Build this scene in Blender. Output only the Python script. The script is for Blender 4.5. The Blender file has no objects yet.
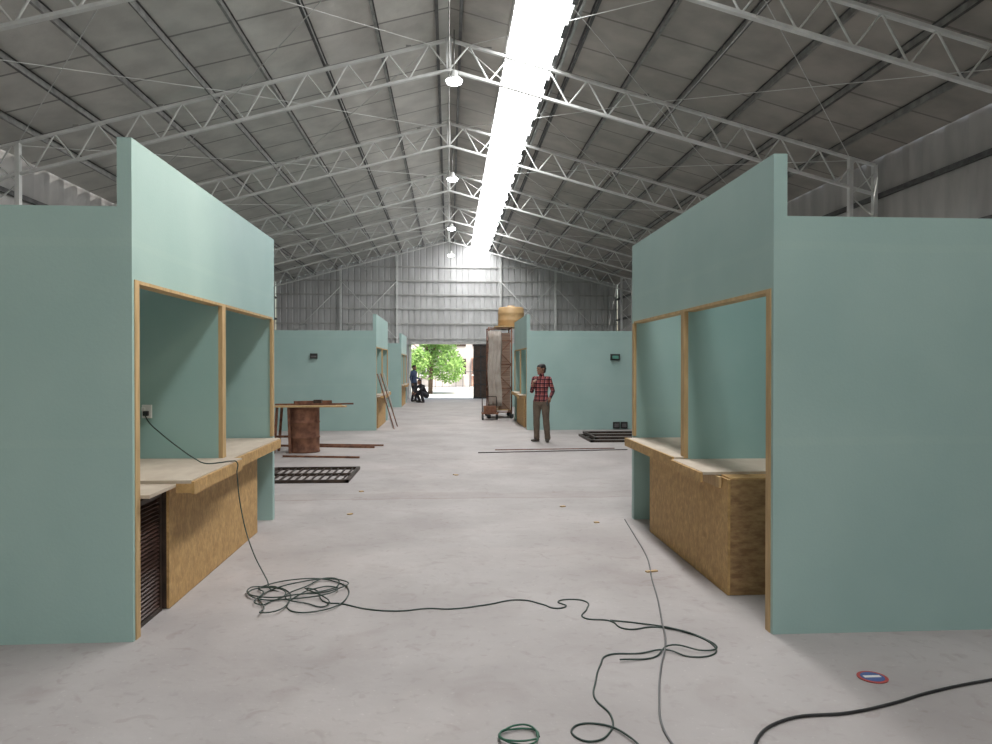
import bpy, bmesh, math, random
from mathutils import Vector, Matrix
random.seed(7)
scene = bpy.context.scene
COL = scene.collection
scene.view_settings.view_transform = 'Standard'

# ------------------------------------------------------------------ materials
def mat(name, c1, c2=None, rough=0.7, metal=0.0, nscale=3.0, detail=5.0, bump=0.0, bscale=30.0,
        stretch=(1,1,1), emis=None, estr=0.0, spec=0.5, lo=0.35, hi=0.65):
    m = bpy.data.materials.new(name); m.use_nodes = True
    nt = m.node_tree; b = nt.nodes['Principled BSDF']
    b.inputs['Roughness'].default_value = rough
    b.inputs['Metallic'].default_value = metal
    b.inputs['Specular IOR Level'].default_value = spec
    tc = nt.nodes.new('ShaderNodeTexCoord'); mp = nt.nodes.new('ShaderNodeMapping')
    mp.inputs['Scale'].default_value = stretch
    nt.links.new(tc.outputs['Object'], mp.inputs['Vector'])
    n = nt.nodes.new('ShaderNodeTexNoise'); n.inputs['Scale'].default_value = nscale
    n.inputs['Detail'].default_value = detail
    nt.links.new(mp.outputs[0], n.inputs['Vector'])
    r = nt.nodes.new('ShaderNodeValToRGB')
    r.color_ramp.elements[0].position = lo; r.color_ramp.elements[1].position = hi
    r.color_ramp.elements[0].color = (*c1, 1); r.color_ramp.elements[1].color = (*(c2 or c1), 1)
    nt.links.new(n.outputs['Fac'], r.inputs['Fac'])
    nt.links.new(r.outputs['Color'], b.inputs['Base Color'])
    if bump > 0:
        n2 = nt.nodes.new('ShaderNodeTexNoise'); n2.inputs['Scale'].default_value = bscale
        n2.inputs['Detail'].default_value = 4
        nt.links.new(mp.outputs[0], n2.inputs['Vector'])
        bp = nt.nodes.new('ShaderNodeBump'); bp.inputs['Strength'].default_value = bump
        bp.inputs['Distance'].default_value = 0.02
        nt.links.new(n2.outputs['Fac'], bp.inputs['Height'])
        nt.links.new(bp.outputs[0], b.inputs['Normal'])
    if emis:
        b.inputs['Emission Color'].default_value = (*emis, 1)
        b.inputs['Emission Strength'].default_value = estr
    return m

def add_lines(m, axis, period, width, dark, offset=0.0, wob=0.04):
    nt = m.node_tree; N = nt.nodes; L = nt.links
    b = N['Principled BSDF']; src = b.inputs['Base Color'].links[0].from_socket
    tc = N.new('ShaderNodeTexCoord'); sx = N.new('ShaderNodeSeparateXYZ'); L.new(tc.outputs['Object'], sx.inputs[0])
    nz = N.new('ShaderNodeTexNoise'); nz.inputs['Scale'].default_value = 1.2
    L.new(tc.outputs['Object'], nz.inputs['Vector'])
    ad = N.new('ShaderNodeMath'); ad.operation = 'MULTIPLY_ADD'
    L.new(nz.outputs['Fac'], ad.inputs[0]); ad.inputs[1].default_value = wob
    L.new(sx.outputs[axis], ad.inputs[2])
    a2 = N.new('ShaderNodeMath'); a2.operation = 'ADD'; L.new(ad.outputs[0], a2.inputs[0]); a2.inputs[1].default_value = offset + 20*period
    mo = N.new('ShaderNodeMath'); mo.operation = 'MODULO'; L.new(a2.outputs[0], mo.inputs[0]); mo.inputs[1].default_value = period
    lt = N.new('ShaderNodeMath'); lt.operation = 'LESS_THAN'; L.new(mo.outputs[0], lt.inputs[0]); lt.inputs[1].default_value = width
    mx = N.new('ShaderNodeMix'); mx.data_type = 'RGBA'; mx.blend_type = 'MULTIPLY'
    L.new(lt.outputs[0], mx.inputs[0]); L.new(src, mx.inputs[6]); mx.inputs[7].default_value = (*dark, 1)
    L.new(mx.outputs[2], b.inputs['Base Color'])
    return m

M = {}
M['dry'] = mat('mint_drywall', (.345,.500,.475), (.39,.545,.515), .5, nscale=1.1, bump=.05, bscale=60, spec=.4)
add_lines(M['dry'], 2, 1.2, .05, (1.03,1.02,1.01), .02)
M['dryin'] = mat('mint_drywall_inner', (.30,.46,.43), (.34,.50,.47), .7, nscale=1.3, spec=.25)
M['pine'] = mat('pine_wood', (.45,.30,.14), (.58,.40,.20), .6, nscale=6, stretch=(4,4,.6))
M['ply'] = mat('plywood_top', (.46,.38,.30), (.55,.47,.38), .6, nscale=4, stretch=(2,1,1))
def osb():
    m = mat('osb_board', (.50,.32,.13), (.62,.41,.18), .65, nscale=14, detail=3, bump=.15, bscale=35)
    nt = m.node_tree; N = nt.nodes; L = nt.links
    b = N['Principled BSDF']; src = b.inputs['Base Color'].links[0].from_socket
    tc = N.new('ShaderNodeTexCoord')
    for rot in ((.4,.5,.7),(-.7,.3,1.9)):
        v = N.new('ShaderNodeTexVoronoi'); v.inputs['Scale'].default_value = 26
        mp = N.new('ShaderNodeMapping'); mp.inputs['Scale'].default_value = (1,2.6,1.2)
        mp.inputs['Rotation'].default_value = rot
        L.new(tc.outputs['Object'], mp.inputs[0]); L.new(mp.outputs[0], v.inputs['Vector'])
        r = N.new('ShaderNodeValToRGB'); r.color_ramp.elements[0].color = (.76,.72,.66,1); r.color_ramp.elements[1].color = (1.08,1.05,1.02,1)
        L.new(v.outputs['Color'], r.inputs['Fac'])
        mx = N.new('ShaderNodeMix'); mx.data_type='RGBA'; mx.blend_type='MULTIPLY'; mx.inputs[0].default_value=.75
        L.new(src, mx.inputs[6]); L.new(r.outputs['Color'], mx.inputs[7]); src=mx.outputs[2]
    L.new(src, b.inputs['Base Color'])
    return m
M['osb'] = osb()
M['osbend'] = mat('osb_board_rough_side', (.24,.13,.06), (.42,.26,.12), .75, nscale=9, detail=8, stretch=(1.2,1,3), bump=.2)
M['truss'] = mat('white_painted_steel', (.66,.67,.65), (.76,.77,.75), .45, .0, nscale=5)
M['galv'] = mat('galvanised_steel', (.26,.26,.25), (.40,.40,.38), .4, .6, nscale=6)
M['girt'] = mat('galvanised_girt', (.42,.42,.41), (.55,.55,.53), .5, .3, nscale=6)
M['purlin'] = mat('dark_purlin_steel', (.07,.07,.07), (.13,.13,.13), .5, .4, nscale=6)
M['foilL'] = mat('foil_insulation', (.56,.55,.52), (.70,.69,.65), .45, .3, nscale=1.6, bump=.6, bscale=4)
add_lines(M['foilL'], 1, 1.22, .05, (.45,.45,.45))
M['foilR'] = mat('foil_insulation_shaded', (.35,.33,.30), (.46,.43,.39), .5, .3, nscale=1.6, bump=.6, bscale=4)  # right slope gets no direct skylight: its shade is put into this browner colour
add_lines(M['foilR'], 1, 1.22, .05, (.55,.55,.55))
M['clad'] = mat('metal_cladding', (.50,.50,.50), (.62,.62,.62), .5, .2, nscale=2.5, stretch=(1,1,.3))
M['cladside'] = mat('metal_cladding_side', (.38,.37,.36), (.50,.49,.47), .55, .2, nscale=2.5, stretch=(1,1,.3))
M['dark'] = mat('dark_brown_steel', (.035,.025,.02), (.07,.045,.035), .5, .3, nscale=8)
M['slat'] = mat('dark_red_slats', (.05,.025,.02), (.09,.045,.035), .5, nscale=8)
M['black'] = mat('black_rubber', (.02,.02,.02), (.035,.035,.035), .5)
M['cable'] = mat('cable_dark_green', (.02,.04,.03), (.03,.055,.045), .5)
M['greycable'] = mat('grey_cable', (.10,.10,.10), (.15,.15,.15), .5)
M['green'] = mat('green_cable', (.02,.10,.06), (.03,.14,.08), .5)
M['rust'] = mat('rusty_brown', (.12,.05,.03), (.26,.12,.07), .8, nscale=9, bump=.2)
M['tank'] = mat('beige_plastic', (.50,.32,.15), (.57,.38,.19), .5)
M['white'] = mat('white_plastic', (.7,.7,.68), (.75,.75,.73), .4)
M['skylight'] = mat('skylight_polycarbonate', (.8,.85,.9), (.9,.92,.95), .4, emis=(.985,.985,.985), estr=19.0)
M['led'] = mat('led_panel', (.9,.9,.9), None, .4, emis=(1,1,1), estr=25.0)
def floor_mat():
    m = mat('concrete_floor', (.345,.315,.305), (.44,.41,.40), .7, nscale=1.1, detail=10, bump=.12, bscale=14, spec=.3, lo=.3, hi=.7)
    nt = m.node_tree; N = nt.nodes; L = nt.links
    b = N['Principled BSDF']; src = b.inputs['Base Color'].links[0].from_socket
    tc = N.new('ShaderNodeTexCoord')
    for sc, dist, lo, hi, dk in ((2.2, .8, .54, .78, (.87,.84,.83,1)), (14, .5, .58, .75, (.88,.87,.86,1)), (.35, 1.0, .5, .62, (1.10,1.09,1.08,1)), (35,0,.64,.70,(1.12,1.12,1.12,1)), (5,1.5,.62,.68,(.91,.89,.88,1))):
        n = N.new('ShaderNodeTexNoise'); n.inputs['Scale'].default_value = sc; n.inputs['Detail'].default_value = 8
        n.inputs['Distortion'].default_value = dist
        L.new(tc.outputs['Object'], n.inputs['Vector'])
        r = N.new('ShaderNodeValToRGB'); r.color_ramp.elements[0].position = lo; r.color_ramp.elements[1].position = hi
        r.color_ramp.elements[0].color = (1,1,1,1); r.color_ramp.elements[1].color = dk
        L.new(n.outputs['Fac'], r.inputs['Fac'])
        mx = N.new('ShaderNodeMix'); mx.data_type='RGBA'; mx.blend_type='MULTIPLY'; mx.inputs[0].default_value = 1
        L.new(src, mx.inputs[6]); L.new(r.outputs['Color'], mx.inputs[7]); src = mx.outputs[2]
    L.new(src, b.inputs['Base Color'])
    add_lines(m, 1, 60, .05, (.84,.79,.77), -9.35, .3)
    add_lines(m, 1, 60, .40, (.94,.92,.91), -9.5, .5)
    return m
M['floor'] = floor_mat()

# ------------------------------------------------------------------ mesh builder
class B:
    def __init__(s, name, parent=None):
        s.name=name; s.bm=bmesh.new(); s.mats=[]; s.parent=parent
    def mi(s, m):
        m = M[m] if isinstance(m,str) else m
        if m not in s.mats: s.mats.append(m)
        return s.mats.index(m)
    def face(s, vs, m, smooth=False):
        f = s.bm.faces.new([s.bm.verts.new(v) if not isinstance(v, bmesh.types.BMVert) else v for v in vs])
        f.material_index = s.mi(m); f.smooth = smooth; return f
    def box(s, x0,x1,y0,y1,z0,z1,m):
        if x0>x1: x0,x1=x1,x0
        if y0>y1: y0,y1=y1,y0
        v=[s.bm.verts.new(p) for p in ((x0,y0,z0),(x1,y0,z0),(x1,y1,z0),(x0,y1,z0),(x0,y0,z1),(x1,y0,z1),(x1,y1,z1),(x0,y1,z1))]
        for q in ((0,3,2,1),(4,5,6,7),(0,1,5,4),(1,2,6,5),(2,3,7,6),(3,0,4,7)):
            f=s.bm.faces.new([v[i] for i in q]); f.material_index=s.mi(m)
        return s
    def beam(s,p0,p1,w,h,m,up=(0,0,1)):
        p0=Vector(p0);p1=Vector(p1);t=(p1-p0).normalized();u=Vector(up)
        a=t.cross(u)
        if a.length<1e-4: a=t.cross(Vector((1,0,0)))
        a.normalize(); b=a.cross(t).normalized()
        vs=[]
        for p in (p0,p1):
            for i,j in ((-1,-1),(1,-1),(1,1),(-1,1)):
                vs.append(s.bm.verts.new(p+a*i*w/2+b*j*h/2))
        for q in ((0,1,2,3),(7,6,5,4),(0,4,5,1),(1,5,6,2),(2,6,7,3),(3,7,4,0)):
            f=s.bm.faces.new([vs[i] for i in q]); f.material_index=s.mi(m)
        return s
    def tube(s,p0,p1,r0,r1,m,n=8,smooth=True,cap=True):
        p0=Vector(p0);p1=Vector(p1);t=(p1-p0).normalized()
        a=t.cross(Vector((0,0,1)))
        if a.length<1e-3: a=Vector((1,0,0))
        a.normalize(); b=t.cross(a)
        R=[]
        for p,r in ((p0,r0),(p1,r1)):
            R.append([s.bm.verts.new(p+(a*math.cos(k*2*math.pi/n)+b*math.sin(k*2*math.pi/n))*r) for k in range(n)])
        for k in range(n):
            f=s.bm.faces.new((R[0][k],R[0][(k+1)%n],R[1][(k+1)%n],R[1][k])); f.material_index=s.mi(m); f.smooth=smooth
        if cap:
            for q in (R[0][::-1],R[1]):
                f=s.bm.faces.new(q); f.material_index=s.mi(m)
        return s
    def lathe(s,c,prof,m,n=24):
        R=[]
        for r,z in prof:
            R.append([s.bm.verts.new((c[0]+r*math.cos(k*2*math.pi/n),c[1]+r*math.sin(k*2*math.pi/n),c[2]+z)) for k in range(n)])
        for i in range(len(R)-1):
            for k in range(n):
                f=s.bm.faces.new((R[i][k],R[i][(k+1)%n],R[i+1][(k+1)%n],R[i+1][k])); f.material_index=s.mi(m); f.smooth=True
        for q in (R[0][::-1],R[-1]):
            f=s.bm.faces.new(q); f.material_index=s.mi(m)
        return s
    def done(s, bevel=0, recalc=True):
        if recalc: bmesh.ops.recalc_face_normals(s.bm, faces=s.bm.faces)
        me=bpy.data.meshes.new(s.name); s.bm.to_mesh(me); s.bm.free()
        for m in s.mats: me.materials.append(m)
        o=bpy.data.objects.new(s.name,me); COL.objects.link(o)
        if s.parent: o.parent=s.parent
        if bevel:
            md=o.modifiers.new('bevel','BEVEL'); md.width=bevel; md.segments=2; md.limit_method='ANGLE'
        return o
def empty(name):
    o=bpy.data.objects.new(name,None); COL.objects.link(o); return o

# ------------------------------------------------------------------ hall shell
HW=8.6; Y0H=-7.0; Y1H=37.5; SL=0.267; ZR=8.12; SKY0=-.2
def rz(x): return ZR-SL*abs(x)
ZE=rz(HW)
B('floor').box(-HW-.3,HW+.3,Y0H-1,Y1H+.5,-.12,0,'floor').done()
gm = mat('outdoor_ground',(.55,.52,.47),(.68,.65,.6),.9,nscale=.4)
B('ground').box(-90,90,-70,140,-.3,-.125,gm).done()
c=B('ceiling')
def slab(x0,x1,m,y0=Y0H,y1=Y1H,t=.05):
    v=[]
    for dz in (0,t):
        for x,y in ((x0,y0),(x1,y0),(x1,y1),(x0,y1)):
            v.append(c.bm.verts.new((x,y,rz(x)+dz)))
    for q in ((0,1,2,3),(7,6,5,4),(0,4,5,1),(1,5,6,2),(2,6,7,3),(3,7,4,0)):
        f=c.bm.faces.new([v[i] for i in q]); f.material_index=c.mi(m)
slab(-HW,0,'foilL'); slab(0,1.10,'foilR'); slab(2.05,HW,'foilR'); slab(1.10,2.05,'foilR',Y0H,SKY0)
c.done()
s=B('skylight')
v=[s.bm.verts.new((x,y,rz(x)+.03)) for x,y in ((1.10,SKY0),(2.05,SKY0),(2.05,Y1H),(1.10,Y1H))]
f=s.bm.faces.new(v); f.material_index=s.mi('skylight')
s.done()
s=B('trim_1')
for x in (1.10,2.05):
    s.beam((x,SKY0,rz(x)-.02),(x,Y1H,rz(x)-.02),.04,.12,'galv')
y=SKY0+.6
while y<Y1H:
    s.beam((2.02,y,rz(2.02)-.10),(2.02,y+.5,rz(2.02)-.10),.10,.02,'purlin'); y+=1.22
s.done()
p=B('roof_purlins')
xs=[.22+i*1.07 for i in range(8)]
for sg in (-1,1):
    for i,x in enumerate(xs):
        X=sg*x
        if sg>0 and 1.0<x<2.05: X=2.14
        z=rz(X)
        p.box(X-.004,X+.004,Y0H,Y1H,z-.13,z-.002,'galv')
        p.box(X-.025,X+.025,Y0H,Y1H,z-.136,z-.130,'galv' if i%2 else 'purlin')
        p.box(X-.03,X+.03,Y0H,Y1H,z-.018,z-.010,'purlin')
p.done()
def truss(Y):
    b=B('roof_truss')
    zt=-.20; zb=-.78
    for sg in (-1,1):
        xe=sg*(HW-.12)
        b.beam((0,Y,rz(0)+zt),(xe,Y,rz(xe)+zt),.08,.05,'truss')
        b.beam((0,Y,rz(0)+zb),(xe,Y,rz(xe)+zb),.08,.05,'truss')
        n=22
        for i in range(n):
            xa=xe*i/n; xb=xe*(i+1)/n
            if i%2==0: pa,pb=(xa,Y,rz(xa)+zb),(xb,Y,rz(xb)+zt)
            else: pa,pb=(xa,Y,rz(xa)+zt),(xb,Y,rz(xb)+zb)
            b.tube(pa,pb,.017,.017,'truss',6,cap=False)
            if i%4==2: b.box(xa-.05,xa+.05,Y-.02,Y+.02,rz(xa)+zt,rz(xa)-.12,'galv')
        for xo in (0,-.5*sg):
            b.box(xe+xo-.04,xe+xo+.04,Y-.05,Y+.05,0,rz(xe+xo)+zt,'truss')
        z=.1;k=0
        while z<ZE-.6:
            xa,xb=(xe,xe-.5*sg) if k%2==0 else (xe-.5*sg,xe)
            b.tube((xa,Y,z),(xb,Y,z+.45),.014,.014,'truss',6,cap=False); z+=.45;k+=1
    b.box(-.05,.05,Y-.05,Y+.05,rz(0)+zb-.04,rz(0)+zt+.05,'truss')
    b.done()
TY=[-5,-.2,4.7,9.6,14.3,19.2,24.1,29.0,33.9]
for y in TY: truss(y)
b=B('roof_bracing_rods')
for i in range(3,len(TY)-1):
    y0,y1=TY[i],TY[i+1]
    for sg in (-1,1):
        for xa,xb in ((.3,4.0),(4.0,8.0)):
            b.tube((sg*xa,y0,rz(xa)-.24),(sg*xb,y1,rz(xb)-.24),.008,.008,'truss',5,cap=False)
            b.tube((sg*xb,y0,rz(xb)-.24),(sg*xa,y1,rz(xa)-.24),.008,.008,'truss',5,cap=False)
for x in (-4.05,4.05,0.0):
    b.tube((x,Y0H,rz(x)-.76),(x,Y1H,rz(x)-.76),.012,.012,'galv',6,cap=False)
b.done()
def corr_profile(a0,a1,pitch=.30,d=.035):
    pts=[];a=a0
    while a<a1:
        for da,dd in ((0,0),(.20,0),(.225,d),(.275,d)):
            if a+da<a1: pts.append((a+da,dd))
        a+=pitch
    pts.append((a1,0)); return pts
def side_wall(name,sg):
    b=B(name); pr=corr_profile(Y0H,Y1H,.6,.03)
    for i in range(len(pr)-1):
        (ya,da),(yb,db)=pr[i],pr[i+1]
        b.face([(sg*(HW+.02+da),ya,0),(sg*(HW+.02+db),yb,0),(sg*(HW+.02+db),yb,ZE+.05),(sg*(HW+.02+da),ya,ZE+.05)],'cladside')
    for z in (1.3,2.9,3.95,5.0):
        b.box(sg*(HW-.06),sg*(HW+.015),Y0H,Y1H,z,z+.09,'purlin')
    b.done(recalc=False)
side_wall('wall_left',-1); side_wall('wall_right',1)
def gable(name,Y,ow,oh,sg):
    b=B(name); pr=corr_profile(-HW,HW)
    for i in range(len(pr)-1):
        (xa,da),(xb,db)=pr[i],pr[i+1]
        mid=(xa+xb)/2; z0=oh if abs(mid)<ow+.05 else 0
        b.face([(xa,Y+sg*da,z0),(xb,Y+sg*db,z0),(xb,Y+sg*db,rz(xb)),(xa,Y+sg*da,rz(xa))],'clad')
    return b
OW=1.9; OH=2.75
gable('wall_near',Y0H,4.4,4.4,-1).done(recalc=False)
b=gable('wall_far',Y1H,OW,OH,1)
for z in (3.0,3.75,4.5,5.2,5.9,6.6):
    w=min(HW,(ZR-.15-z)/SL)
    b.box(-w,w,Y1H-.07,Y1H-.005,z,z+.07,'girt')
for x in (-5.4,-2.6,2.6,5.4):
    b.box(x-.05,x+.05,Y1H-.2,Y1H-.08,0,rz(x)-.15,'truss')
for a,c2 in (((-2.6,3.),(-5.4,5.9)),((-5.4,3.),(-2.6,5.9)),((2.6,3.),(5.4,5.9)),((5.4,3.),(2.6,5.9)),((-8,3),(-5.4,5.6)),((8,3),(5.4,5.6))):
    b.tube((a[0],Y1H-.23,a[1]),(c2[0],Y1H-.23,c2[1]),.02,.02,'truss',6)
b.done(recalc=False)
b=B('door_1')
b.box(1.22,1.95,Y1H-.36,Y1H-.30,.02,OH,'dark')
for z in (.05,.7,1.4,2.1,2.66): b.box(1.22,1.95,Y1H-.39,Y1H-.36,z,z+.06,'black')
for x in (1.22,1.56,1.89): b.box(x,x+.06,Y1H-.39,Y1H-.36,.02,OH,'black')
b.done()
b=B('trim_2')
for x in (-OW-.09,OW): b.box(x,x+.09,Y1H-.07,Y1H+.06,0,OH+.1,'truss')
b.box(-OW-.09,OW+.09,Y1H-.28,Y1H-.08,OH,OH+.12,'girt')
b.done()

for y,z in ((14.1,7.12),(21.4,7.08),(29.0,7.05),(36.3,7.1)):
    b=B('high_bay_lamp'); x=.10
    b.tube((x,y+.15,z+.2),(x,y+.15,rz(.1)-.005),.012,.012,'galv',6)
    b.lathe((x,y+.15,z),[(.06,.18),(.07,.10),(.12,.06),(.165,.01),(.165,0)],'truss')
    b.lathe((x,y+.15,z-.001),[(.08,-.075),(.135,-.05),(.16,0.0)],'led')
    b.done()

# added warm spot with invented housing, out of view, brightens the left header
fp=Vector((3.3,4.95,6.15)); tg=Vector((-1.9,5.15,2.78))
b=B('added_spot_housing')
dv=(tg-fp).normalized()
b.tube(fp-dv*.16,fp-dv*.02,.05,.12,'dark',16)
b.beam(fp-dv*.12,(3.3,4.72,rz(3.3)-.76),.03,.02,'galv')
b.done()
fl=bpy.data.lights.new('added_header_spot','SPOT'); fl.energy=750; fl.color=(1,.88,.68); fl.spot_size=math.radians(30); fl.spot_blend=1.0; fl.shadow_soft_size=.08
fo=bpy.data.objects.new('added_header_spot',fl); COL.objects.link(fo); fo.location=fp; fo.rotation_euler=dv.to_track_quat('-Z','Y').to_euler()

# ------------------------------------------------------------------ stalls
def stall(s,XW,Y0,Y1,zw,zo,zh,near):
    root=empty('market_stall')
    T=.085; DP=4.3; ym=(Y0+Y1)/2
    X=lambda u:s*(XW+u)
    def bx(b,u0,u1,y0,y1,z0,z1,m): b.box(X(u0),X(u1),y0,y1,z0,z1,m)
    b=B('end_wall_front',root); bx(b,.0,DP,Y0,Y0+T,0,zo,'dry'); bx(b,T,DP,Y0,Y0+T,zo,zw,'dry'); b.done()
    b=B('end_wall_rear',root); bx(b,.0,DP,Y1-T,Y1,0,zo,'dry'); bx(b,T,DP,Y1-T,Y1,zo,zw,'dry'); b.done()
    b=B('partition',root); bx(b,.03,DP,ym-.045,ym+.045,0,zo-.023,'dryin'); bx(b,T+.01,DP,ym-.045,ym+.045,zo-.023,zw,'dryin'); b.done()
    b=B('back_wall',root); bx(b,DP,DP+T,Y0,Y1,0,zw,'dry'); b.done()
    b=B('header_fascia',root); bx(b,0,T,Y0,Y1,zo,zh,'dry'); b.done()
    b=B('timber_lining',root)
    bx(b,-.004,T+.01,Y0+T,Y1-T,zo-.022,zo-.001,'pine')
    bx(b,-.006,T,Y0+.03,Y0+T+.008,0,zo-.001,'pine')
    bx(b,-.006,.022,Y1-T-.02,Y1-.03,.9,zo-.022,'pine')
    bx(b,-.004,.03,ym-.046,ym+.046,.87,zo-.022,'pine')
    b.done()
    ya=Y0+(.60 if s<0 else .76); yb=Y1-.68
    b=B('osb_counter_front',root)
    bx(b,0.01,.028,ya,yb,.005,.835,'osb')
    bx(b,.028,.66,ya,ya+.018,.005,.835,'dark' if (s<0 and near) else 'osbend')
    bx(b,.03,.66,yb-.018,yb,.005,.835,'osb')
    b.done()
    b=B('countertop',root)
    if s<0:
        yn=Y0+T+.45
        bx(b,-.16,.70,yn,ym-.05,.862,.884,'ply')
        bx(b,-.09,.70,ym+.05,Y1-T-.03,.862,.884,'ply')
        bx(b,-.09,-.008,ym-.051,ym+.051,.862,.884,'ply')
        bx(b,-.06,.70,Y0+T+.012,yn+.1,.840,.861,'ply')
        bx(b,-.18,-.16,yn,ym-.10,.79,.875,'osb')
        bx(b,-.11,-.09,ym-.10,Y1-T-.1,.79,.875,'osb')
        bx(b,-.16,-.06,yn,yn+.02,.80,.862,'osb')
        bx(b,-.09,.02,Y1-T-.12,Y1-T-.1,.80,.862,'osb')
    else:
        yn=Y0+T+.86
        bx(b,-.11,.70,yn,ym-.05,.845,.866,'ply')
        bx(b,-.13,-.11,yn,ym-.051,.79,.862,'osb')
        bx(b,.03,.66,ya,yn,.836,.846,'osb')
        bx(b,-.09,.66,ym+.05,Y1-T-.04,.862,.884,'ply')
        bx(b,-.09,-.008,ym-.05,ym+.049,.862,.884,'ply')
        bx(b,-.11,-.09,ym-.05,Y1-T-.04,.80,.884,'osb')
        bx(b,-.02,.0,ya+.1,yb,.76,.84,'pine')
    b.done()
    return root
stall(-1,1.885,4.54,8.13,2.60,2.17,3.01,True)
stall( 1,1.984,4.42,7.93,2.57,2.13,2.95,True)
ls=stall(-1,1.86,19.1,22.7,2.56,2.15,2.98,False)
stall( 1,2.00,19.0,22.6,2.56,2.13,2.98,False)
stall(-1,1.90,29.8,33.4,2.56,2.15,2.96,False)
stall( 1,2.05,29.8,33.4,2.56,2.13,2.96,False)

b=B('louvered_shutter')
x=-1.97
b.box(x,x+.035,4.69,4.72,.0,.80,'dark'); b.box(x,x+.035,5.09,5.12,.0,.80,'dark')
b.box(x,x+.035,4.72,5.09,.0,.03,'dark'); b.box(x,x+.035,4.72,5.09,.77,.80,'dark')
b.box(x-.01,x,4.69,5.12,.0,.80,'dark')
for i in range(27):
    z=.045+i*.027; b.beam((x+.017,4.72,z),(x+.017,5.09,z),.026,.006,'slat',up=(.6,0,1))
b.done()

b=B('power_outlet'); Yp=6.335-.045-.002
b.box(-2.53,-2.45,Yp-.018,Yp,1.22,1.33,'white'); b.box(-2.51,-2.47,Yp-.05,Yp-.018,1.24,1.28,'black'); b.box(-2.53,-2.50,Yp-.03,Yp-.018,1.28,1.31,'white'); b.done(bevel=.004)
b=B('meter_box'); b.box(-3.52,-3.34,19.03,19.098,1.84,1.97,'black'); b.box(-3.50,-3.36,19.02,19.03,1.87,1.91,'greycable'); b.done()
b=B('meter_box'); b.box(4.18,4.42,18.93,18.998,1.80,1.96,'black'); b.box(4.22,4.38,18.92,18.93,1.84,1.92,mat('green_label',(.1,.3,.24))); b.done()
b=B('socket_box')
for x in (4.25,4.45): b.box(x,x+.17,18.93,18.998,.03,.20,'black'); b.box(x+.03,x+.14,18.92,18.93,.07,.16,'greycable')
b.done()

# ------------------------------------------------------------------ cables
def cable(name,pts,r,m,res=8):
    cu=bpy.data.curves.new(name,'CURVE'); cu.dimensions='3D'; cu.bevel_depth=r; cu.bevel_resolution=3; cu.resolution_u=res
    sp=cu.splines.new('BEZIER'); sp.bezier_points.add(len(pts)-1)
    for q,p in zip(sp.bezier_points,pts):
        q.co=p if len(p)==3 else (p[0],p[1],r); q.handle_left_type=q.handle_right_type='AUTO'
    cu.materials.append(M[m]); o=bpy.data.objects.new(name,cu); COL.objects.link(o); return o
r=.0048
pts=[(-2.49,6.235,1.25),(-2.44,6.18,1.20),(-2.30,6.05,1.12),(-2.12,5.98,1.0),(-1.98,5.93,.92),(-1.9,5.9,.891),(-1.80,5.95,.89),(-1.73,6.03,.891),(-1.70,6.04,.885),(-1.685,6.0,.80),(-1.62,5.9,.5),(-1.50,5.75,.24),(-1.36,5.62,.05),(-1.30,5.52,r)]
rnd=random.Random(11)
for k in range(38):
    a=k*1.03; cx=-1.12+.22*math.sin(k*.37+2); cy=5.42+.10*math.cos(k*.61)
    rx=.07+.19*rnd.random(); ry=.10+.32*rnd.random()
    pts.append((cx+rx*math.cos(a),cy+ry*math.sin(a),r+.022*rnd.random()))
pts+=[(-.85,5.2,r),(-.751,5.17,r),(-.55,5.04,r),(-.328,4.99,r),(-.15,5.03,r),(.007,5.01,r),(.25,5.08,r),(.498,5.175,r),(.65,5.06,r),(.72,4.98,r),(.80,5.02,r),(.76,5.12,r),(.88,5.16,r),(.957,5.10,r),(.93,4.95,r),(.88,4.78,r),(1.036,4.71,r),(1.10,4.56,r),(1.306,4.58,r),(1.48,4.45,r),(1.553,4.24,r),(1.5,4.12,r),(1.359,4.10,r),(1.25,4.19,.012),(1.088,4.165,r),(.9,4.15,r),(.832,4.02,r),(.76,3.8,r),(.72,3.62,r),(.76,3.42,r),(.718,3.27,r),(.64,3.2,r),(.574,3.22,r),(.56,3.32,r),(.66,3.36,r),(.8,3.2,.012),(.82,2.9,r)]
cable('extension_cord',pts,r,'cable')
cable('extension_cord',[(1.04,4.72,.005),(1.2,4.66,.005),(1.42,4.5,.014),(1.54,4.36,.005),(1.56,4.22,.005),(1.46,4.16,.014),(1.3,4.24,.02),(1.15,4.10,.005),(.95,4.06,.014)],.0048,'cable')
cable('floor_cable',[(1.88,7.82,.006),(1.80,7.1,.006),(1.689,6.2,.006),(1.56,5.6,.006),(1.471,5.135,.006),(1.36,4.65,.017),(1.28,4.3,.017),(1.15,3.95,.006),(1.04,3.6,.006),(.97,3.3,.006),(.972,3.1,.006),(1.02,2.6,.006)],.0055,'greycable')
cable('power_cable',[(1.2,2.7,.0075),(1.342,3.15,.0075),(1.577,3.34,.0075),(1.887,3.38,.0075),(2.15,3.46,.0075),(2.407,3.565,.0075),(2.83,3.69,.0075),(3.6,3.85,.0075)],.0075,'black')
pts=[]
for k in range(20):
    a=k*.62; rr=.085+.010*math.sin(k*1.7); pts.append((.313+rr*math.cos(a),3.25+rr*math.sin(a)*.95,.006+.0012*k))
cable('green_cable_coil',pts,.0045,'green')
b=B('round_label_disc')
b.lathe((2.236,3.77,.001),[(.075,0),(.077,.004)],mat('red_label',(.40,.07,.06)))
b.lathe((2.236,3.77,.0052),[(.060,0),(.060,.001)],mat('blue_label',(.06,.11,.28)))
b.box(2.19,2.28,3.76,3.785,.0065,.0075,'white')
b.done()
b=B('wood_scrap_debris')
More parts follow.
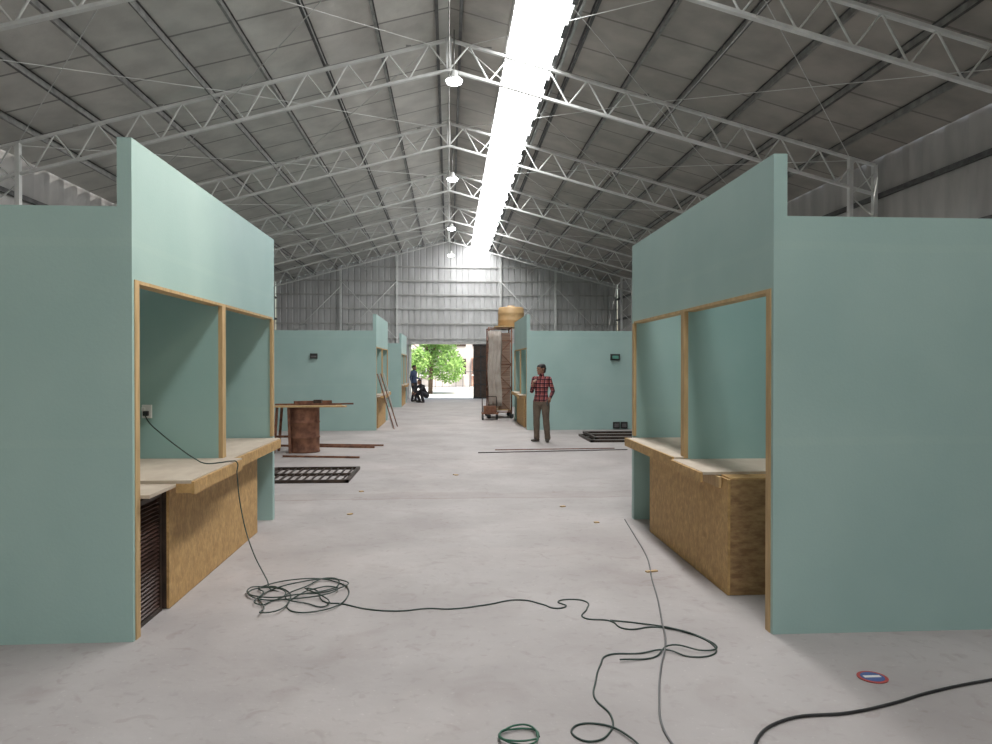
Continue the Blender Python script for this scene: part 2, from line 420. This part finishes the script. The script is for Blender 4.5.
for x,y,w,l,a in ((1.62,5.83,.03,.10,.3),(-1.1,8.3,.04,.06,1),(1.55,7.7,.04,.05,.2),(.1,11.2,.08,.05,.6),(-1.15,9.8,.05,.05,.6),(1.33,8.6,.04,.06,.5)):
    d=Vector((math.cos(a),math.sin(a),0))*l/2
    b.beam(Vector((x,y,.006))-d,Vector((x,y,.006))+d,w,.01,'pine')
b.done()

# ------------------------------------------------------------------ drum workbench
root=empty('workbench')
b=B('drum_base',root)
b.lathe((-2.78,14.45,0),[(.29,0),(.30,.02),(.285,.04),(.285,.27),(.30,.285),(.285,.30),(.285,.56),(.30,.575),(.285,.59),(.285,.84),(.30,.86),(.29,.87)],'rust')
b.done()
b=B('board_top',root)
for i,(y,x0,x1) in enumerate(((14.2,-3.35,-1.95),(14.42,-3.2,-2.2),(14.64,-3.3,-2.1))):
    b.box(x0,x1,y-.1,y+.1,.872,.90,'pine' if i!=1 else 'rust')
b.beam((-3.3,14.3,.92),(-1.85,14.5,.92),.05,.03,'rust')
b.beam((-2.95,14.35,.95),(-2.3,14.65,.95),.10,.06,'rust')
b.box(-2.6,-2.45,14.4,14.55,.90,1.0,'dark')
b.done()
b=B('trestle_legs',root)
for sx in (-3.3,-3.0):
    for sy in (14.2,14.6): b.beam((sx,sy,0),(sx+(.06 if sx<-3.1 else -.03),sy,.87),.045,.045,'rust')
b.beam((-3.3,14.4,.3),(-3.02,14.4,.3),.04,.04,'rust'); b.done()

def grate(name,x0,x1,y0,y1,n):
    b=B(name); h=.045
    for x in (x0,x1-.05): b.box(x,x+.05,y0,y1,0,h,'dark')
    for y in (y0,y1-.05): b.box(x0,x1,y,y+.05,.0,h-.001,'dark')
    for i in range(1,n):
        x=x0+(x1-x0)*i/n; b.box(x-.008,x+.008,y0+.05,y1-.05,.01,.03,'dark')
    b.box(x0+.05,x1-.05,(y0+y1)/2-.02,(y0+y1)/2+.02,.005,.04,'dark')
    return b.done()
grate('steel_window_frame',-2.75,-1.42,10.55,11.95,12)
b=B('steel_window_frame')
for k in range(2):
    z=k*.05; o=k*.12
    for x in (3.05+o,4.35+o): b.box(x,x+.06,15.8+o,17.3+o,z,z+.05,'dark')
    for y in (15.8+o,16.55+o,17.24+o): b.box(3.05+o,4.41+o,y,y+.06,z+.001,z+.049,'dark')
b.done()
b=B('steel_rods')
b.tube((.55,14.0,.009),(3.5,14.35,.009),.009,.009,'dark'); b.tube((.9,14.45,.009),(3.3,14.6,.009),.009,.009,'rust')
b.done()
b=B('timber_battens')
b.beam((-3.6,15.45,.02),(-1.5,15.0,.02),.05,.04,'rust'); b.beam((-3.3,15.7,.02),(-1.35,15.35,.02),.04,.03,'rust')
b.beam((-3.0,13.6,.02),(-1.6,13.35,.02),.04,.03,'rust'); b.done()
b=B('leaning_battens')
for i,(y,dx) in enumerate(((19.3,.42),(19.6,.36),(20.2,.44),(20.8,.38))):
    b.beam((-1.84+dx,y,.012),(-1.838,y+.15*((i%2)*2-1),1.45),.03,.022,'girt' if i%2 else 'rust')
b.done()

# ------------------------------------------------------------------ scaffold + tank
b=B('scaffold_tower'); x0,x1,y0,y1,H=1.25,1.97,23.3,24.4,2.88
for x in (x0,x1):
    for y in (y0,y1):
        b.tube((x,y,.14),(x,y,H),.024,.024,'rust',8)
        b.lathe((x,y,.0),[(.03,.0),(.07,.03),(.07,.11),(.03,.14)],'black',12)
for z in (.2,.95,1.7,2.45,2.85):
    for y in (y0,y1): b.tube((x0,y,z),(x1,y,z),.02,.02,'rust',6)
    for x in (x0,x1): b.tube((x,y0,z),(x,y1,z),.02,.02,'rust',6)
for z0,z1 in ((.2,.95),(.95,1.7),(1.7,2.45)):
    b.tube((x0,y0,z0),(x1,y0,z1),.014,.014,'rust',6); b.tube((x1,y0,z0),(x0,y0,z1),.014,.014,'rust',6)
b.box(x0+.2,x1+.5,y0-.05,y1+.05,H,H+.04,'pine')
b.box(x0,x1,y0+.05,y1-.05,.24,.28,'pine')
b.box(x0+.32,x1-.03,y0+.1,y1-.1,.28,2.7,mat('stacked_boards',(.22,.13,.09),(.36,.25,.19),.8,nscale=5,stretch=(.3,.3,9)))
b.done()
b=B('plastic_sheet_cover'); mm=mat('dusty_plastic',(.34,.29,.25),(.44,.39,.35),.35,nscale=4,bump=.5,bscale=6)
n=14; rows=[]
for j in range(12):
    z=2.75-2.35*j/11
    rows.append([b.bm.verts.new((1.22+.42*i/n+.02*math.sin(j*.8), 23.2-.035*math.sin(i*1.6+j*.3)-.01*j, z)) for i in range(n+1)])
for j in range(11):
    for i in range(n):
        f=b.bm.faces.new((rows[j][i],rows[j][i+1],rows[j+1][i+1],rows[j+1][i])); f.smooth=True; f.material_index=b.mi(mm)
o=b.done(); md=o.modifiers.new('thick','SOLIDIFY'); md.thickness=.004
b=B('water_tank')
b.lathe((2.0,23.85,H+.04),[(.40,0),(.42,.03),(.42,.18),(.43,.2),(.42,.22),(.42,.40),(.43,.42),(.42,.44),(.41,.58),(.38,.62),(.12,.64),(.12,.68)],'tank',28)
b.done()
b=B('hand_cart')
b.box(1.0,1.5,22.5,23.0,.18,.22,'rust')
for x in (1.03,1.47):
    b.tube((x-.02,22.6,.09),(x+.02,22.6,.09),.09,.09,'black',14); b.tube((x-.02,22.9,.09),(x+.02,22.9,.09),.09,.09,'black',14)
    b.tube((x,22.98,.2),(x,23.02,.7),.015,.015,'dark',6)
b.tube((1.03,23.02,.7),(1.47,23.02,.7),.015,.015,'dark',6)
b.box(1.06,1.44,22.55,22.95,.22,.42,'rust')
b.done()

# ------------------------------------------------------------------ people
def plaid():
    m=mat('plaid_shirt',(.20,.05,.05),(.25,.07,.06),.9,nscale=4)
    nt=m.node_tree;N=nt.nodes;L=nt.links;b=N['Principled BSDF'];src=b.inputs['Base Color'].links[0].from_socket
    tc=N.new('ShaderNodeTexCoord');sx=N.new('ShaderNodeSeparateXYZ');L.new(tc.outputs['Object'],sx.inputs[0])
    for ax,per,w,colr in ((2,.09,.035,(.3,.3,.4)),(0,.09,.035,(.3,.3,.4)),(2,.09,.010,(3,3.6,3.6)),(0,.09,.010,(3,3.6,3.6))):
        a=N.new('ShaderNodeMath');a.operation='ADD';L.new(sx.outputs[ax],a.inputs[0]);a.inputs[1].default_value=9+(.06 if w<.02 else 0)
        mo=N.new('ShaderNodeMath');mo.operation='MODULO';L.new(a.outputs[0],mo.inputs[0]);mo.inputs[1].default_value=per
        lt=N.new('ShaderNodeMath');lt.operation='LESS_THAN';L.new(mo.outputs[0],lt.inputs[0]);lt.inputs[1].default_value=w
        mx=N.new('ShaderNodeMix');mx.data_type='RGBA';mx.blend_type='MULTIPLY';L.new(lt.outputs[0],mx.inputs[0]);L.new(src,mx.inputs[6]);mx.inputs[7].default_value=(*colr,1);src=mx.outputs[2]
    L.new(src,b.inputs['Base Color']);return m
M['plaid']=plaid()
M['khaki']=mat('brown_trousers',(.11,.08,.06),(.15,.115,.085),.9,nscale=8)
M['skin']=mat('skin',(.22,.11,.07),(.26,.135,.085),.55)
M['hair']=mat('black_hair',(.012,.01,.01),(.02,.016,.015),.6,nscale=40)
M['shoe']=mat('dark_shoes',(.04,.03,.025),(.06,.05,.04),.6)
M['navy']=mat('navy_cloth',(.03,.05,.10),(.05,.07,.13),.9)
M['darkcloth']=mat('dark_cloth',(.02,.02,.025),(.035,.035,.04),.9)

def loft(bm,pts,rads,side=(1,0,0),n=16):
    P=[Vector(p) for p in pts]; S=Vector(side)
    R=[(r,r) if not isinstance(r,tuple) else r for r in rads]
    T=[]
    for i in range(len(P)):
        a=P[max(i-1,0)];b=P[min(i+1,len(P)-1)];T.append((b-a).normalized())
    rings=[]
    def add(c,t,ra,rb):
        u=(S-t*S.dot(t))
        if u.length<.05: u=Vector((0,1,0))-t*t.y
        u.normalize();v=t.cross(u)
        rings.append([bm.verts.new(c+u*ra*math.cos(k*2*math.pi/n)+v*rb*math.sin(k*2*math.pi/n)) for k in range(n)])
    m0=min(R[0]);m1=min(R[-1])
    add(P[0]-T[0]*m0*.85,T[0],R[0][0]*.45,R[0][1]*.45); add(P[0]-T[0]*m0*.5,T[0],R[0][0]*.85,R[0][1]*.85)
    for p,t,q in zip(P,T,R): add(p,t,*q)
    add(P[-1]+T[-1]*m1*.5,T[-1],R[-1][0]*.85,R[-1][1]*.85); add(P[-1]+T[-1]*m1*.85,T[-1],R[-1][0]*.45,R[-1][1]*.45)
    for i in range(len(rings)-1):
        for k in range(n): bm.faces.new((rings[i][k],rings[i][(k+1)%n],rings[i+1][(k+1)%n],rings[i+1][k]))
    bm.faces.new(rings[0][::-1]);bm.faces.new(rings[-1])

def hand(bm,w,d,pn,th,curl,bones):
    w=Vector(w);d=Vector(d).normalized();pn=Vector(pn);pn=(pn-d*pn.dot(d)).normalized();s=d.cross(pn).normalized()
    if s.dot(Vector(th))<0: s=-s
    kn=w+d*.088
    loft(bm,[w-d*.01,w+d*.03,w+d*.06,kn],[(.026,.019),(.034,.017),(.041,.015),(.040,.013)],side=s,n=12)
    bones.append((w,w+d*.17,.03,'skin'))
    for off,L in ((.032,.90),(.0107,1.0),(-.0107,.93),(-.032,.75)):
        p=kn+s*off-d*.012;a=.25*curl;pp=[p];
        for seg in (.045,.028,.022):
            a+=.33*curl; q=pp[-1]+(d*math.cos(a)+pn*math.sin(a))*seg*L; pp.append(q)
        loft(bm,pp,[.009,.0083,.0075,.0065],side=s,n=8)
    p=w+d*.022+s*.026
    q=p+(s*.55+d*.75+pn*.35).normalized()*.042; r2=q+(s*.2+d*.9+pn*.45*curl).normalized()*.032
    loft(bm,[w+d*.015+s*.012,p,q,r2],[.014,.014,.011,.009],side=pn,n=8)

def human(name,loc,rot,P,shirt,pants,vox=.0065,scale=1.0,headyaw=0,headpitch=0):
    bm=bmesh.new();bones=[]
    V=lambda k:Vector(P[k])
    pel,chest,neck=V('pelvis'),V('chest'),V('neck')
    mid=pel.lerp(chest,.5); up=(neck-pel).normalized()
    loft(bm,[pel-up*.08,pel,mid-up*.04,mid+up*.06,chest,chest+up*.08,chest+up*.14,neck-up*.05,neck-up*.02],
     [(.145,.105),(.158,.118),(.142,.108),(.148,.110),(.165,.120),(.172,.112),(.165,.090),(.115,.070),(.062,.058)],n=24)
    bones.append((mid-up*.06,neck-up*.03,.13,shirt));bones.append((pel-up*.06,pel,.14,pants))
    loft(bm,[pel-up*.04,pel+up*.03,pel+up*.1],[(.172,.132),(.164,.127),(.148,.114)],n=24)
    hd=V('head')
    loft(bm,[neck-up*.07,neck,hd-up*.06],[(.07,.062),(.056,.056),(.05,.055)],n=14)
    bones.append((neck+up*.03,hd,.045,'skin'))
    Rh=Matrix.Rotation(headyaw,3,'Z')@Matrix.Rotation(headpitch,3,'X')
    H=lambda x,y,z: hd+Rh@Vector((x,y,z))
    rr=[(-.105,.028,.030,-.060),(-.09,.045,.050,-.042),(-.06,.060,.074,-.018),(-.02,.068,.088,-.006),(.03,.076,.099,.004),(.07,.077,.100,.008),(.100,.064,.085,.012),(.118,.040,.056,.014),(.126,.015,.02,.014)]
    rings=[];n=24
    for z,a,b2,oy in rr: rings.append([bm.verts.new(H(a*math.cos(k*2*math.pi/n),oy+b2*math.sin(k*2*math.pi/n),z)) for k in range(n)])
    for i in range(len(rings)-1):
        for k in range(n): bm.faces.new((rings[i][k],rings[i][(k+1)%n],rings[i+1][(k+1)%n],rings[i+1][k]))
    bm.faces.new(rings[0][::-1]);bm.faces.new(rings[-1])
    loft(bm,[H(0,-.088,.028),H(0,-.100,.0),H(0,-.104,-.018)],[.008,.011,.014],n=8)
    loft(bm,[H(-.04,-.086,.034),H(0,-.093,.036),H(.04,-.086,.034)],[.007,.009,.007],side=(0,0,1),n=8)
    loft(bm,[H(-.022,-.083,-.052),H(0,-.090,-.050),H(.022,-.083,-.052)],[.006,.008,.006],side=(0,0,1),n=8)
    for sx in (-1,1):
        loft(bm,[H(sx*.072,.012,-.025),H(sx*.079,.016,0),H(sx*.076,.018,.025)],[(.008,.010),(.009,.017),(.008,.014)],n=8)
    loft(bm,[H(0,.055,-.05),H(0,.055,0),H(0,.042,.06)],[(.06,.045),(.077,.064),(.078,.070)],n=16)
    for sd in ('L','R'):
        sh,el,wr=V('sh'+sd),V('el'+sd),V('wr'+sd)
        loft(bm,[chest+up*.15,sh.lerp(chest+up*.15,.4),sh],[.055,.058,.056],side=(0,1,0),n=14)
        loft(bm,[sh,sh.lerp(el,.3),el],[.058,.054,.044],n=14)
        loft(bm,[el,el.lerp(wr,.3),wr],[.044,.043,.031],n=14)
        bones.append((sh,el,.055,shirt));bones.append((el,wr-(wr-el).normalized()*.02,.042,shirt))
        hand(bm,wr,*P['hand'+sd],bones)
        hp,kn,an=V('hip'+sd),V('kn'+sd),V('an'+sd)
        loft(bm,[hp,hp.lerp(kn,.3),hp.lerp(kn,.75),kn],[.098,.096,.078,.071],n=16)
        loft(bm,[kn,kn.lerp(an,.3),kn.lerp(an,.8),an],[.071,.072,.062,.065],n=16)
        bones.append((hp,kn,.085,pants));bones.append((kn,an,.06,pants))
        fd=Vector(P['foot'+sd]).normalized(); g=Vector((an.x,an.y,.04))
        loft(bm,[g-fd*.05,g,g+fd*.09,g+fd*.17],[(.036,.036),(.042,.040),(.046,.032),(.036,.022)],side=Vector((0,0,1)).cross(fd),n=12)
        bones.append((g-fd*.05,g+fd*.17,.04,'shoe')); bones.append((Vector((an.x,an.y,.05)),g,.04,'shoe'))
    bmesh.ops.recalc_face_normals(bm,faces=bm.faces)
    me=bpy.data.meshes.new('tmp');bm.to_mesh(me);bm.free()
    o=bpy.data.objects.new('tmp',me);COL.objects.link(o)
    md=o.modifiers.new('r','REMESH');md.mode='VOXEL';md.voxel_size=vox
    s2=o.modifiers.new('s','SMOOTH');s2.factor=.5;s2.iterations=3
    dg=bpy.context.evaluated_depsgraph_get();dg.update()
    nm=bpy.data.meshes.new_from_object(o.evaluated_get(dg));bpy.data.objects.remove(o)
    names=[shirt,pants,'skin','hair','shoe']
    nm.materials.clear()
    for k in names:nm.materials.append(M[k])
    Rinv=Rh.inverted(); idx={k:i for i,k in enumerate(names)}
    B2=[(a,b-a,max((b-a).length_squared,1e-9),r_,idx[l],i) for i,(a,b,r_,l) in enumerate(bones)]
    for f in nm.polygons:
        c=f.center; lc=Rinv@(c-hd); f.use_smooth=True
        if lc.length<.17 and lc.z>-.115 and (c-neck).dot(up)>.035:
            hl=.062 if lc.y<-.055 else (.03 if lc.y<-.02 else (-.015 if lc.y<.03 else -.075))
            ear=abs(lc.x)>.072 and -.01<lc.y<.04 and lc.z<.035
            iseye=abs(abs(lc.x)-.030)<.012 and abs(lc.z-.018)<.006 and lc.y<-.05
            f.material_index=idx['hair'] if ((lc.z>hl and not ear) or iseye) else idx['skin'];continue
        best=9;bi=0;bn=0
        for a,d,l2,r_,ii,nn in B2:
            t=(c-a).dot(d)/l2;t=0 if t<0 else 1 if t>1 else t
            q=(c-a-d*t).length-r_
            if q<best:best=q;bi=ii;bn=nn
        arm=bones[bn][3] in (shirt,'skin') and bn>=3
        if not arm and bi!=idx['shoe'] and (c-pel).length<.28:
            h=(c-pel).dot(up)
            bi=idx[shirt] if h>-.045 else idx[pants]
        f.material_index=bi
    ob=bpy.data.objects.new(name,nm);COL.objects.link(ob)
    zmin=min(v.co.z for v in nm.vertices)
    for v in nm.vertices: v.co.z-=zmin
    ob.location=loc;ob.rotation_euler=(0,0,rot);ob.scale=(scale,)*3
    return ob

stand=dict(pelvis=(0,0,.93),chest=(0,.01,1.22),neck=(0,.02,1.45),head=(0,-.015,1.575),
  shR=(-.170,.02,1.375),elR=(-.225,.0,1.10),wrR=(-.12,-.20,1.24),handR=((.35,-.15,.95),(.6,.6,0),(0,.2,.8),1.0),
  shL=(.170,.02,1.375),elL=(.25,.06,1.11),wrL=(.26,-.13,.96),handL=((.2,-.7,-.5),(-1,0,-.2),(0,-.4,.8),1.6),
  hipR=(-.09,0,.88),knR=(-.10,-.03,.49),anR=(-.12,.03,.09),footR=(-.25,-1,0),
  hipL=(.09,0,.88),knL=(.12,-.02,.49),anL=(.14,.02,.09),footL=(.35,-1,0))
man=human('man_in_plaid_shirt',(2.0,15.98,0),math.radians(-30),stand,'plaid','khaki',headyaw=math.radians(-30),headpitch=.08)
b=B('handheld_phone',man); b.beam((.235,-.20,.92),(.26,-.31,.83),.012,.07,'black',up=(0,-.6,.7)); b.done(bevel=.003)
stand2=dict(stand); stand2.update(wrR=(-.24,-.05,.86),elR=(-.25,.05,1.11),handR=((0,-.1,-1),(1,0,0),(0,-1,0),1.0),
  wrL=(.20,-.22,1.05),handL=((-.2,-1,.2),(-.6,0,-.6),(0,0,1),1.2))
human('standing_worker',(-1.62,34.6,0),math.radians(60),stand2,'navy','darkcloth',vox=.008)
crouch=dict(pelvis=(0,.12,.36),chest=(0,-.06,.63),neck=(0,-.16,.83),head=(0,-.24,.93),
  shR=(-.17,-.12,.76),elR=(-.22,-.34,.58),wrR=(-.10,-.50,.48),handR=((.2,-.8,-.4),(.3,0,-1),(1,0,0),1.2),
  shL=(.17,-.12,.76),elL=(.22,-.34,.58),wrL=(.10,-.50,.45),handL=((-.2,-.8,-.4),(-.3,0,-1),(-1,0,0),1.2),
  hipR=(-.09,.08,.34),knR=(-.16,-.30,.50),anR=(-.13,-.12,.09),footR=(-.2,-1,0),
  hipL=(.09,.08,.34),knL=(.16,-.30,.50),anL=(.13,-.12,.09),footL=(.2,-1,0))
human('crouching_worker',(-1.15,33.6,0),math.radians(-50),crouch,'darkcloth','darkcloth',vox=.008)

# ------------------------------------------------------------------ outside
leaf=mat('leaves',(.17,.34,.07),(.36,.56,.16),.6,nscale=2)
bark=mat('bark',(.12,.08,.05),(.2,.14,.1),.9,nscale=6,stretch=(3,3,.5))
def tree(x,y,h,r,n,low):
    b=B('street_tree'); rnd=random.Random(int(x*10+y))
    b.tube((x,y,-.12),(x+.1,y,h*.45),.16,.11,bark,10)
    for k in range(8):
        a=k*.8; e=(x+math.cos(a)*r*.6,y+math.sin(a)*r*.6,h*(.5+.4*rnd.random()))
        b.tube((x+.08,y,h*(.28+.02*k)),e,.06,.02,bark,6)
    cl=[(x+rnd.uniform(-r,r)*.7,y+rnd.uniform(-r,r)*.7,rnd.uniform(low+r*.3,h-r*.2),rnd.uniform(.3,.5)*r) for _ in range(20)]
    for _ in range(n):
        c=rnd.choice(cl); d=Vector((rnd.gauss(0,1),rnd.gauss(0,1),rnd.gauss(0,1))).normalized()*c[3]*rnd.uniform(.6,1)
        p=Vector(c[:3])+d; s_=rnd.uniform(.07,.14)
        u=Vector((rnd.gauss(0,1),rnd.gauss(0,1),rnd.gauss(0,1))).normalized(); v=u.orthogonal().normalized()
        b.face([p-u*s_,p+v*s_*.5,p+u*s_,p-v*s_*.5],leaf)
    b.done(recalc=False)
tree(-1.2,47.5,5.6,2.5,9000,.7); tree(-4.6,50,5.5,2.4,5000,.8)
wallm=mat('pale_render',(.50,.46,.43),(.60,.56,.53),.9,nscale=1)
brick=mat('brick',(.40,.22,.16),(.52,.32,.25),.9,nscale=8)
b=B('street_building')
b.box(-14,14,66,74,-.12,7,wallm); b.box(2.0,5,65.6,66,-.12,2.4,brick)
for x in (-10,-6,-2,1,2.6,6,10):
    b.box(x-.5,x+.5,65.5,65.62,.9,2.3,'dark'); b.box(x-.6,x+.6,65.4,65.6,.8,.9,'white'); b.box(x-.05,x+.05,65.42,65.52,.9,2.3,'white')
    b.box(x-.5,x+.5,65.9,65.99,3.4,4.9,'dark')
b.done()
b=B('street_fence')
for i in range(40):
    x=-10+i*.5; b.tube((x,54,-.12),(x,54,1.3),.02,.02,'greycable',6)
b.box(-10,10,53.98,54.02,1.2,1.26,'greycable'); b.box(-10,10,53.98,54.02,.15,.2,'greycable'); b.done()

# ------------------------------------------------------------------ light
w=bpy.data.worlds.new('World'); scene.world=w; w.use_nodes=True; nt=w.node_tree
bg=nt.nodes['Background']; sk=nt.nodes.new('ShaderNodeTexSky'); sk.sky_type='NISHITA'; sk.sun_disc=False
sk.sun_elevation=math.radians(50); sk.sun_rotation=math.radians(140); sk.air_density=1.5; sk.dust_density=3
nt.links.new(sk.outputs[0],bg.inputs[0]); bg.inputs[1].default_value=.30
sl=bpy.data.lights.new('sun','SUN'); sl.energy=6; sl.angle=.01; sl.color=(1,.95,.88)
so=bpy.data.objects.new('sun',sl); COL.objects.link(so); so.rotation_euler=(math.radians(25),math.radians(12),0)

# ------------------------------------------------------------------ camera
cd=bpy.data.cameras.new('camera'); co=bpy.data.objects.new('camera',cd); COL.objects.link(co)
cd.sensor_width=36; cd.lens=36*740/992
co.location=(0,0,1.65); co.rotation_euler=(math.radians(90-.46),0,math.radians(-3.63))
cd.clip_end=500
scene.camera=co
